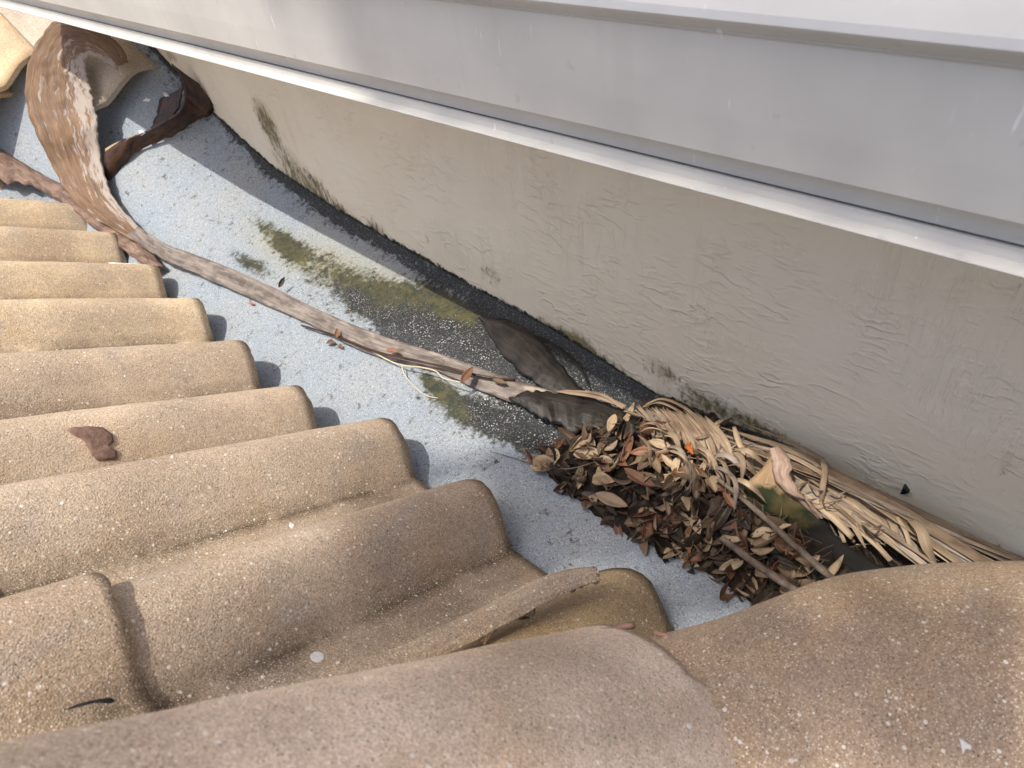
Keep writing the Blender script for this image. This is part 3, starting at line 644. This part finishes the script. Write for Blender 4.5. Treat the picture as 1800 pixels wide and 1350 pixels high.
for k in range(420):
    px = random.uniform(950, 1600); py = random.uniform(730, 1090); q = at_m(px, py)
    if not inside(q.x, q.y) or q.x > WX-.03 or (px > 1380 and py < 870+(px-1300)*.975 and k % 5): continue
    b_ = len(V); a_ = random.uniform(0, 6.28); L_ = random.uniform(.012, .045); w_ = random.uniform(.0004, .0011); z_ = M(q.x, q.y)+mound(q.x, q.y)+random.uniform(0, .012); d_ = Vector((math.cos(a_), math.sin(a_), random.gauss(0, .35))); n_ = Vector((-d_.y, d_.x, 0))*w_; c_ = Vector((q.x, q.y, z_))
    for t_ in (-.5, 0, .5): V += [tuple(c_+d_*L_*t_+n_+Vector((0, 0, .003*(t_ == 0)))), tuple(c_+d_*L_*t_-n_+Vector((0, 0, .003*(t_ == 0))))]
    F += [(b_, b_+1, b_+3, b_+2), (b_+2, b_+3, b_+5, b_+4)]
o = mk('leaf_litter', V, F, leaf_material('litter', (.05, .035, .024), (.11, .075, .05))); tag(o, 'broken brown litter beneath the heap of dry leaves', 'leaf litter', kind='stuff')
# leaves one can single out
def lf(kind, px, py, ang, sc, label, h=.004, tilt=0, rl=0, mi=0, m=True):
    """ang: image-plane direction of the leaf's length"""
    p = at_m(px, py, h) if m else at_h(px, py, h)
    a = at_m(px+20*math.cos(ang), py-20*math.sin(ang), h)-at_m(px-20*math.cos(ang), py+20*math.sin(ang), h)
    return put_leaf(kind, p, math.atan2(a.y, a.x), tilt, rl, sc, label, None, mi)
lf('orange', 1212, 790, -.9, .62, 'bright orange leaf on the sunlit top of the leaf heap', .022, 0, .3, 3, False)
lf('orange', 1208, 772, -1.0, .55, 'second orange leaf, half under the bright orange one on the leaf heap', .018, 0, .1, 1, False)
lf('rust', 1125, 842, -.5, 1.05, 'large rust orange leaf on the shaded side of the leaf heap', .02, 0, .2, 4, False)
lf('tan', 1150, 815, -1.1, .95, 'pale cream leaf upright in the sun beside the orange leaf', .022, 0, -.3, 0, False)
lf('tan', 1060, 846, -.4, .62, 'small pale oval leaf on the shaded left flank of the heap', .018, 0, 0, 0, False)
lf('tan', 1075, 880, -.35, 1.1, 'long pale leaf at the lower left edge of the heap', .018, 0, .2, 2, False)
lf('tan', 1340, 965, .05, .8, 'pale tan leaf lying between the two sticks', .02, 0, 0, 1, False)
lf('tan', 1290, 944, -.1, .75, 'tan leaf beside the upper end of the short stick', .02, 0, 0, 1, False)
lf('rust', 592, 586, 1.4, .55, 'small reddish leaf standing at the middle of the grey stalk', .03, -.3, .5, 0)
lf('rust', 582, 603, .1, .62, 'reddish leaf below the grey stalk, upper one of the pair', .008, 0, .2, 3)
lf('rust', 598, 610, -.5, .5, 'reddish leaf below the grey stalk, lowest of the cluster', .006, 0, .1, 3)
lf('brown', 615, 598, -.6, .6, 'dark reddish leaf tucked against the grey stalk beside the leaf cluster', .012, 0, .3, 0)
lf('rust', 690, 617, -.15, .62, 'rust brown leaf lying on the grey stalk between the leaf cluster and the pale twig', .034, 0, .2, 0)
lf('rust', 821, 659, .85, .85, 'rust orange leaf held up by the pale twig on the grey stalk', .045, -.2, .4, 0)
lf('brown', 878, 671, -.35, .65, 'small tan brown oval leaf resting on the lower end of the grey stalk', .03, 0, .1, 0)
lf('orange', 443, 534, -.2, .35, 'tiny orange leaf fragment under the lower edge of the grey stalk', .006, 0, .2, 0)
lf('dark', 495, 496, .75, .55, 'small dark leaf sliver poking up behind the grey stalk', .03, -.6, 1.0, 2)
lf('dark', 940, 812, -.5, .55, 'dark leaf lying alone at the tip of the heap beside the thin twig', .004, 0, 0, 0)

# ------------------------------------------------------------ palm frond along the wall
random.seed(21)
fr = empty('palm_frond', at_m(1700, 960), 'dry straw coloured palm frond with long leaflets lying along the foot of the wall', 'palm frond')
def px_strip(pts_, wdt, mat=STRAW, parent=fr, name='leaflet', roll=.2, fold=.25, taper=(.3, .1), n=22, rollend=None): return strip(name, mat, parent, [at_m(*q) for q in pts_], wdt, n, 3, roll, fold, .0007, taper, rollend)
# main bundle: from the lower right end to the heap
for k in range(44):
    f = k/43; j = random.uniform; wd = random.choice((.004, .006, .009, .013, .018))
    if f < .5: e0 = (1620+200*(1-2*f)+j(-10, 10), 1004-14*(1-2*f)+j(-3, 6), .045+j(0, .022))
    else: e0 = (1480+150*(2-2*f)+j(-30, 30), 930+65*(2-2*f)+j(-14, 14), .035+j(0, .024))
    m1 = (1500-40*f+j(-25, 25), 860+35*f+j(-10, 10), .05+j(0, .03)-.01*f)
    m2 = (1400-60*f+j(-30, 30), 803+38*f+j(-10, 10), .055+j(0, .028)-.012*f)
    s0 = (1270-60*f+j(-50, 60), 757+45*f+j(-14, 14), .05+j(0, .03))
    px_strip([e0, m1, m2, s0], wd, random.choices([STRAW, STRAWG, STRAWD], [5, 4, 2])[0], roll=j(-.7, .8), fold=j(0, .6), taper=(random.choice((.8, .1)), .1), rollend=j(-.9, .9))
for k in range(18):
    j = random.uniform; x_ = j(1180, 1560); y_ = 742+(x_-1180)*.43+j(0, 40); a_ = j(-1.2, .5)
    px_strip([(x_, y_, .07), (x_+20*math.cos(a_), y_-20*math.sin(a_), .08+j(0, .02)), (x_+j(34, 70)*math.cos(a_+.4), y_-j(30, 50)*math.sin(a_+.4), .07)], j(.0015, .005), random.choice((STRAW, STRAWD, STRAWG)), name='frayed_fibre', roll=j(-1, 1), fold=.3, taper=(.3, .05), n=12)
# folded fan at the top of the heap
for k in range(40):
    f = k/39; j = random.uniform
    px_strip([(1118+120*f, 718+14*f+j(-5, 5), .075), (1142+130*f, 742+30*f+j(-5, 5), .085+.008*(k % 2)), (1150+150*f+j(-8, 8), 785+38*f+j(-10, 10), .06)], j(.004, .009), random.choice((STRAW, STRAW, STRAWG, STRAWD)), roll=.5*(-1)**k+j(-.2, .2), fold=.4, taper=(.9, .4), n=10)
for k in range(22):
    j = random.uniform; x_ = j(1120, 1290); y_ = 716+(x_-1120)*.45+j(0, 55); a_ = j(-1.0, .3)
    px_strip([(x_, y_, .085), (x_+28*math.cos(a_), y_-28*math.sin(a_), .105+j(0, .015)), (x_+j(50, 95)*math.cos(a_-.5), y_-j(50, 80)*math.sin(a_-.5), .08)], j(.003, .009), random.choice((STRAW, STRAW, STRAWG)), name='loose_leaflet', roll=j(-.8, .8), fold=.4, taper=(.2, .1), n=14)
for pts_, wd, mt, nm in [
    ([(1135, 712, .06), (1165, 703, .075), (1205, 720, .08), (1240, 752, .075), (1275, 775, .07)], .008, STRAW, 0),
    ([(1130, 715, .055), (1160, 708, .07), (1200, 728, .075), (1228, 760, .07), (1240, 800, .06)], .006, STRAW, 0),
    ([(1100, 715, .05), (1050, 698, .04), (1000, 690, .03), (978, 688, .02)], .011, STRAW, 0),
    ([(1095, 718, .05), (1060, 695, .045), (1010, 686, .035)], .006, STRAWD, 0),
    ([(1225, 765, .07), (1262, 745, .085), (1275, 735, .08)], .008, STRAW, 0),
    ([(1262, 742, .085), (1258, 765, .085), (1275, 800, .08), (1320, 835, .065)], .010, STRAW, 0),
    ([(1290, 750, .08), (1302, 785, .08), (1325, 820, .07)], .009, STRAW, 0),
    ([(1235, 837, .05), (1270, 835, .06), (1308, 836, .06)], .007, STRAW, 0),
    ([(1235, 850, .05), (1275, 852, .055), (1302, 846, .055)], .006, STRAW, 0),
    ([(1445, 805, .085), (1450, 830, .09), (1446, 860, .09), (1440, 912, .04)], .008, STRAW, 0),
    ([(1400, 860, .06), (1425, 870, .055), (1438, 890, .05), (1444, 910, .03)], .004, STRAWD, 0),
    ([(1575, 905, .07), (1592, 935, .07), (1600, 960, .06), (1612, 988, .045)], .006, STRAW, 0),
    ([(1600, 915, .08), (1618, 935, .085), (1628, 965, .075), (1650, 1004, .05)], .016, STRAW, 0),
    ([(1612, 985, .045), (1625, 1002, .04), (1642, 1008, .04)], .003, STRAW, 0),
    ([(1560, 905, .06), (1572, 930, .06), (1573, 958, .04)], .010, STRAW, 0),
    ([(1250, 795, .065), (1235, 840, .055), (1222, 900, .045), (1215, 955, .03)], .011, STRAWD, 0),
    ([(1165, 770, .055), (1178, 800, .05), (1185, 840, .045), (1190, 875, .035)], .017, STRAWD, 0)]:
    px_strip(pts_, wd, mt, name='loose_leaflet', roll=random.uniform(-.3, .4), fold=random.uniform(.1, .4), taper=(.6, .15))
# ------------------------------------------------------------ mossy palm boot
def boot_mat():
    n = NT('palm_boot', .7, .3); uv = n.uv(); h = n.attr('tipf')
    g = n.noise(1, n.map((30, 260, 1), uv), detail=5)
    c = n.mix(n.ramp(g, .35, .65), (.26, .17, .09), (.38, .26, .15)); md = n.noise(40, detail=5)
    k = n.math('ADD', h, n.math('MULTIPLY', n.math('SUBTRACT', md, .5), .35))
    c = n.mix(n.ramp(k, .66, .74), n.mix(n.ramp(md, .4, .65), (.020, .028, .010), (.075, .055, .02)), c)
    c = n.mix(n.ramp(k, .42, .50), (.012, .011, .010), c); n.col(c); n.bump(g, .001, .8); return n.m
BOOT = boot_mat()
bt = empty('palm_boot', at_m(1420, 900), 'wedge shaped palm boot with pink torn tip and green moss in the litter', 'palm boot')
def rib_attr(name, mat, parent, A, B, n, m, bulge, thick):
    o = ribbon(name, mat, parent, A, B, n, m, bulge, thick, .0015, .05, .05, 31); N = n*m; a = o.data.attributes.new('tipf', 'FLOAT', 'POINT'); a.data.foreach_set('value', [1-(i//m)/(n-1) for i in range(N)]*2); return o
rib_attr('blade', BOOT, bt, [(1365, 784, .125), (1335, 828, .10), (1308, 858, .08), (1325, 895, .055), (1370, 930, .03), (1440, 985, .01), (1500, 1030, .0)], [(1372, 786, .125), (1390, 835, .11), (1412, 870, .09), (1440, 905, .07), (1480, 950, .04), (1540, 990, .02), (1600, 1010, .01)], 50, 11, .006, .006)
ribbon('torn_tip', fibre_material('boot_tip', (.34, .23, .18), (.52, .40, .32), (.30, .19, .15), .7, 420, [((.22, .15, .12), 30, .56, .66)], .002, 0, 22, 160), bt, [(1352, 788, .134), (1356, 805, .127), (1358, 825, .12), (1365, 850, .108), (1400, 878, .09), (1440, 912, .068)], [(1374, 786, .134), (1392, 812, .126), (1390, 838, .12), (1408, 868, .106), (1422, 888, .092), (1443, 912, .07)], 36, 7, .004, .003, .002, .12, .15, 33)
# ------------------------------------------------------------ sticks and twigs
def stick(ptsx, r0, r1, mat, label, name='stick', cat='stick', seed=0):
    o = tube(name, mat, None, [at_m(*q) for q in ptsx], r0, r1, 26, 8, .3, seed); recenter(o); return tag(o, label, cat)
stick([(1262, 842, .10), (1330, 898, .098), (1400, 962, .09), (1455, 1010, .085), (1512, 1052, .08)], .0034, .006, STICK, 'long straight stick slanting across the litter from the straw leaflets to the brown cap tile', seed=1)
stick([(1268, 945, .088), (1320, 985, .088), (1370, 1020, .082), (1420, 1052, .075)], .0048, .0062, STICK, 'shorter thick stick lying lower in the leaf heap near the grey membrane', seed=2)
stick([(868, 795, .012), (905, 806, .006), (950, 820, .012), (1000, 824, .035), (1045, 812, .05), (1060, 805, .05)], .0008, .0013, STICK, 'thin dark twig poking out of the heap over the grey membrane', 'twig', 'twig', 3)
stick([(1450, 905, .05), (1475, 950, .03), (1487, 968, .02)], .0014, .001, STICK, 'thin twig hanging behind the mossy palm boot', 'twig', 'twig', 5)
pt = empty('pale_twig', at_m(720, 650), 'thin forked cream coloured twig hanging below the grey stalk', 'twig')
tube('stem', PALETWIG, pt, [at_m(*q) for q in [(655, 618, .02), (680, 632, .015), (706, 642, .02), (735, 645, .03), (765, 652, .035), (780, 665, .03), (810, 672, .04)]], .0018, .0014, 30, 6, .3, 7)
tube('side_shoot', PALETWIG, pt, [at_m(*q) for q in [(706, 642, .02), (712, 660, .012), (730, 680, .008), (748, 695, .006), (770, 700, .004)]], .0015, .001, 22, 6, .3, 8)
st2 = stick([(530, 572, .012), (590, 590, .02), (660, 618, .026), (760, 640, .032), (850, 662, .03), (905, 668, .02)], .0022, .003, DARKB, 'dark split fibre running along the face of the grey stalk', 'fibre', 'fibre', 9)
stick([(1505, 957, .03), (1540, 956, .035), (1575, 955, .04)], .0005, .0005, PALETWIG, 'fine pale straw lying flat in the dark pit', 'straw', 'straw', 11)
# ------------------------------------------------------------ small bits
def flake(name, pxpoly, surf, thick, mat, label, cat, off=.002, rough=.001):
    P = [surf(px, py) for px, py in pxpoly]; c = sum(P, Vector())/len(P); n_ = Vector((0, 0, 0))
    for i in range(len(P)): n_ += (P[i]-c).cross(P[(i+1) % len(P)]-c)
    n_.normalize()
    if n_.dot(EYE-c) < 0: n_ = -n_
    V = [c+n_*(off+thick)]; k = len(P)
    for r_ in (.5, .85, 1.0): V += [c+(p-c)*r_+n_*(off+thick*(1-.6*(r_ > .9))+rough*noise.noise(p*90)) for p in P]
    V += [p-n_*.002 for p in P]; F = [(0, 1+i, 1+(i+1) % k) for i in range(k)]
    for a in range(3): F += [(1+a*k+i, 1+(a+1)*k+i, 1+(a+1)*k+(i+1) % k, 1+a*k+(i+1) % k) for i in range(k)]
    o = mk(name, V, F, mat); recenter(o); return tag(o, label, cat)
dg = None
def cast(px, py):
    global dg
    if dg is None: dg = bpy.context.evaluated_depsgraph_get(); dg.update()
    ok_, loc, nrm, idx, ob, mw = S.ray_cast(dg, EYE, ray(px, py)); return loc if ok_ else at_m(px, py)
bpy.context.view_layer.update()
def circ(px, py, r, n=12, e=.75): return [(px+r*(1+.2*noise.noise(Vector((i, px, 0))))*math.cos(i/n*6.283), py+r*e*math.sin(i/n*6.283)) for i in range(n)]
flake('clay_chip', [(116, 757), (128, 752), (155, 750), (180, 752), (197, 765), (199, 778), (190, 785), (205, 795), (205, 808), (172, 810), (162, 800), (155, 788), (148, 775), (130, 765)], cast, .004, CHIP, 'dark red flaked clay chip stuck on a roof tile near the left edge', 'clay chip', .001)
for (px, py, r, lab) in [(558, 1155, 13, 'largest round white lichen spot, on the long shaded tile'), (513, 924, 5, 'small round white lichen spot in the pan above the long shaded tile'), (303, 803, 3, 'tiny white lichen fleck right of the clay chip'), (462, 1190, 4, 'small white lichen fleck left of the largest lichen spot')]:
    flake('lichen_spot', circ(px, py, r), cast, .0006, LICHEN, lab, 'lichen', .0003, .0002)
flake('lichen_spot', [(1686, 1298), (1694, 1302), (1708, 1312), (1706, 1318), (1697, 1316), (1692, 1326), (1690, 1312)], cast, .0006, LICHEN, 'irregular white fleck on the brown cap in the lower right corner', 'lichen', .0003, .0002)
for (pl, lab) in [([(286, 163), (292, 163), (298, 169), (290, 170)], 'white paint flake beside the dark inner bark flap'), ([(251, 178), (258, 173), (266, 175), (262, 179)], 'white paint flake in the middle of the shaded membrane'), ([(244, 231), (250, 229), (255, 233), (247, 238)], 'white paint flake on top edge of the dark side flap')]:
    flake('paint_flake', pl, cast, .001, FLAKE, lab, 'paint flake', .002, .0003)
flake('crack_gap', [(112, 1248), (135, 1238), (165, 1230), (192, 1226), (201, 1231), (196, 1236), (185, 1231), (160, 1234), (138, 1241)], cast, .0005, TAR, 'dark curved crack along the foot of the lower left tile', 'crack', .0004, .0001)
flake('tar_dab', [(1584, 865), (1590, 851), (1594, 856), (1599, 864), (1592, 866)], lambda a, b: at_x(a, b, WX-.003), .004, TAR, 'small black tar dab on the wall above the frond', 'tar dab')
flake('tile_shard', [(1543, 1030), (1560, 1004), (1572, 1007), (1600, 1016), (1640, 1030)], lambda a, b: at_m(a, b, .05), .008, TILE, 'small broken tile corner peeping over the brown cap', 'tile shard')
flake('tile_sliver', [(190, 463), (248, 466), (251, 475), (220, 476)], lambda a, b: at_z(a, b, .08), .003, TILE, 'thin broken sliver jutting past the end of a golden tile', 'tile shard')


# ------------------------------------------------------------ oak added out of view behind the viewer, to shade near tiles and gutter
random.seed(31)
SHADE = [(640, 880), (775, 805), (940, 770), (1040, 800), (1150, 845), (1300, 890), (1450, 960), (1560, 1005), (1950, 1080), (2300, 1500), (1800, 2000), (300, 2200), (-300, 1500), (250, 1240), (450, 1110), (575, 1000), (590, 920)]
def inpoly(x, y, P):
    c = False; j = len(P)-1
    for i in range(len(P)):
        xi, yi = P[i]; xj, yj = P[j]
        if (yi > y) != (yj > y) and x < (xj-xi)*(y-yi)/(yj-yi)+xi: c = not c
        j = i
    return c
ok_t = empty('added_shade_tree', (-9.0, -2.2, -4.0), 'leafy oak added out of view behind the viewer to shade the near tiles and gutter', 'tree')
V = []; F = []; cen = []
def add_leaf(c):
    L = random.uniform(.045, .075); W = L*.42; mt = Matrix.Translation(c)@Matrix.Rotation(random.uniform(0, 6.28), 4, 'Z')@Matrix.Rotation(random.gauss(0, .6), 4, 'Y')@Matrix.Rotation(random.gauss(0, .6), 4, 'X'); b = len(V)
    V.extend(tuple(mt@Vector(p)) for p in [(-L/2, 0, 0), (-L*.2, -W/2, .003), (L*.2, -W/2, .003), (L/2, 0, 0), (L*.2, W/2, .003), (-L*.2, W/2, .003)]); F.append(tuple(range(b, b+6)))
tg = []
def best(gen, n, tries=4):
    loc = []
    while len(loc) < n:
        cs_ = [c_ for c_ in (gen() for _ in range(tries)) if c_ is not None]
        if not cs_: continue
        loc.append(max(cs_, key=lambda c_: min([(c_-q).length for q in loc[-500:]] or [9])))
    tg.extend(loc)
def g1():
    px, py = random.uniform(100, 1800), random.uniform(770, 1350)
    if not inpoly(px, py, SHADE): return None
    p = cast(px, py); d = (p-EYE).length
    return None if random.random() > (d/1.4)**3 else p
def g2():
    p = Vector((random.uniform(-.45, 1.0), random.uniform(-.9, .6), .3))
    return None if (p-EYE).dot(FX) > .05 and proj(p)[1] < 1330 and -100 < proj(p)[0] < 1900 else p
best(g1, 1000); best(g2, 520)
best(lambda: Vector((random.uniform(.52, .66), random.uniform(-.7, 1.02), .80)), 520); best(lambda: Vector((.545, random.uniform(-.7, .85), random.uniform(.64, .80))), 520)  # added leaves that shade the gutter lip and face
for p in tg:
    c = p-SUNV*random.uniform(7.0, 8.5); add_leaf(c); cen.append(c)
for k in range(9000):                     # more leaves of the added tree, whose shade falls outside the frame
    a = random.uniform(0, 6.28); r = random.random()**.5
    c = Vector((-6.2+2.4*r*math.cos(a), -1.4+2.4*r*math.sin(a), 7.2+random.gauss(0, .6)))
    g_ = c+SUNV*(c.z/-SUNV.z)
    if g_.x > -.75 and g_.y > -.9: continue
    add_leaf(c)
mk('added_crown', V, F, GREENL, ok_t, False)
tube('added_trunk', WOODB, ok_t, [(-9.0, -2.2, -4), (-8.9, -2.2, 0), (-8.6, -2.1, 3.5), (-8.2, -2.0, 6.0)], .34, .2, 30, 12, .2, 1)
tube('added_bough', WOODB, ok_t, [(-8.3, -2.0, 5.6), (-6.8, -1.5, 6.7), (-5.2, -.8, 7.2), (-4.2, -.2, 7.3), (-3.4, .2, 7.2)], .12, .02, 30, 9, .2, 2)
for k in range(16):
    c = cen[k*120]; f = random.uniform(.3, 1); b0 = Vector((-5.2, -.8, 7.2)).lerp(Vector((-3.4, .2, 7.2)), f); tube('twig', WOODB, ok_t, [b0, b0.lerp(c, .5)+Vector((0, 0, .05)), c], .008, .002, 8, 5, .2, k)  # twigs of the added tree
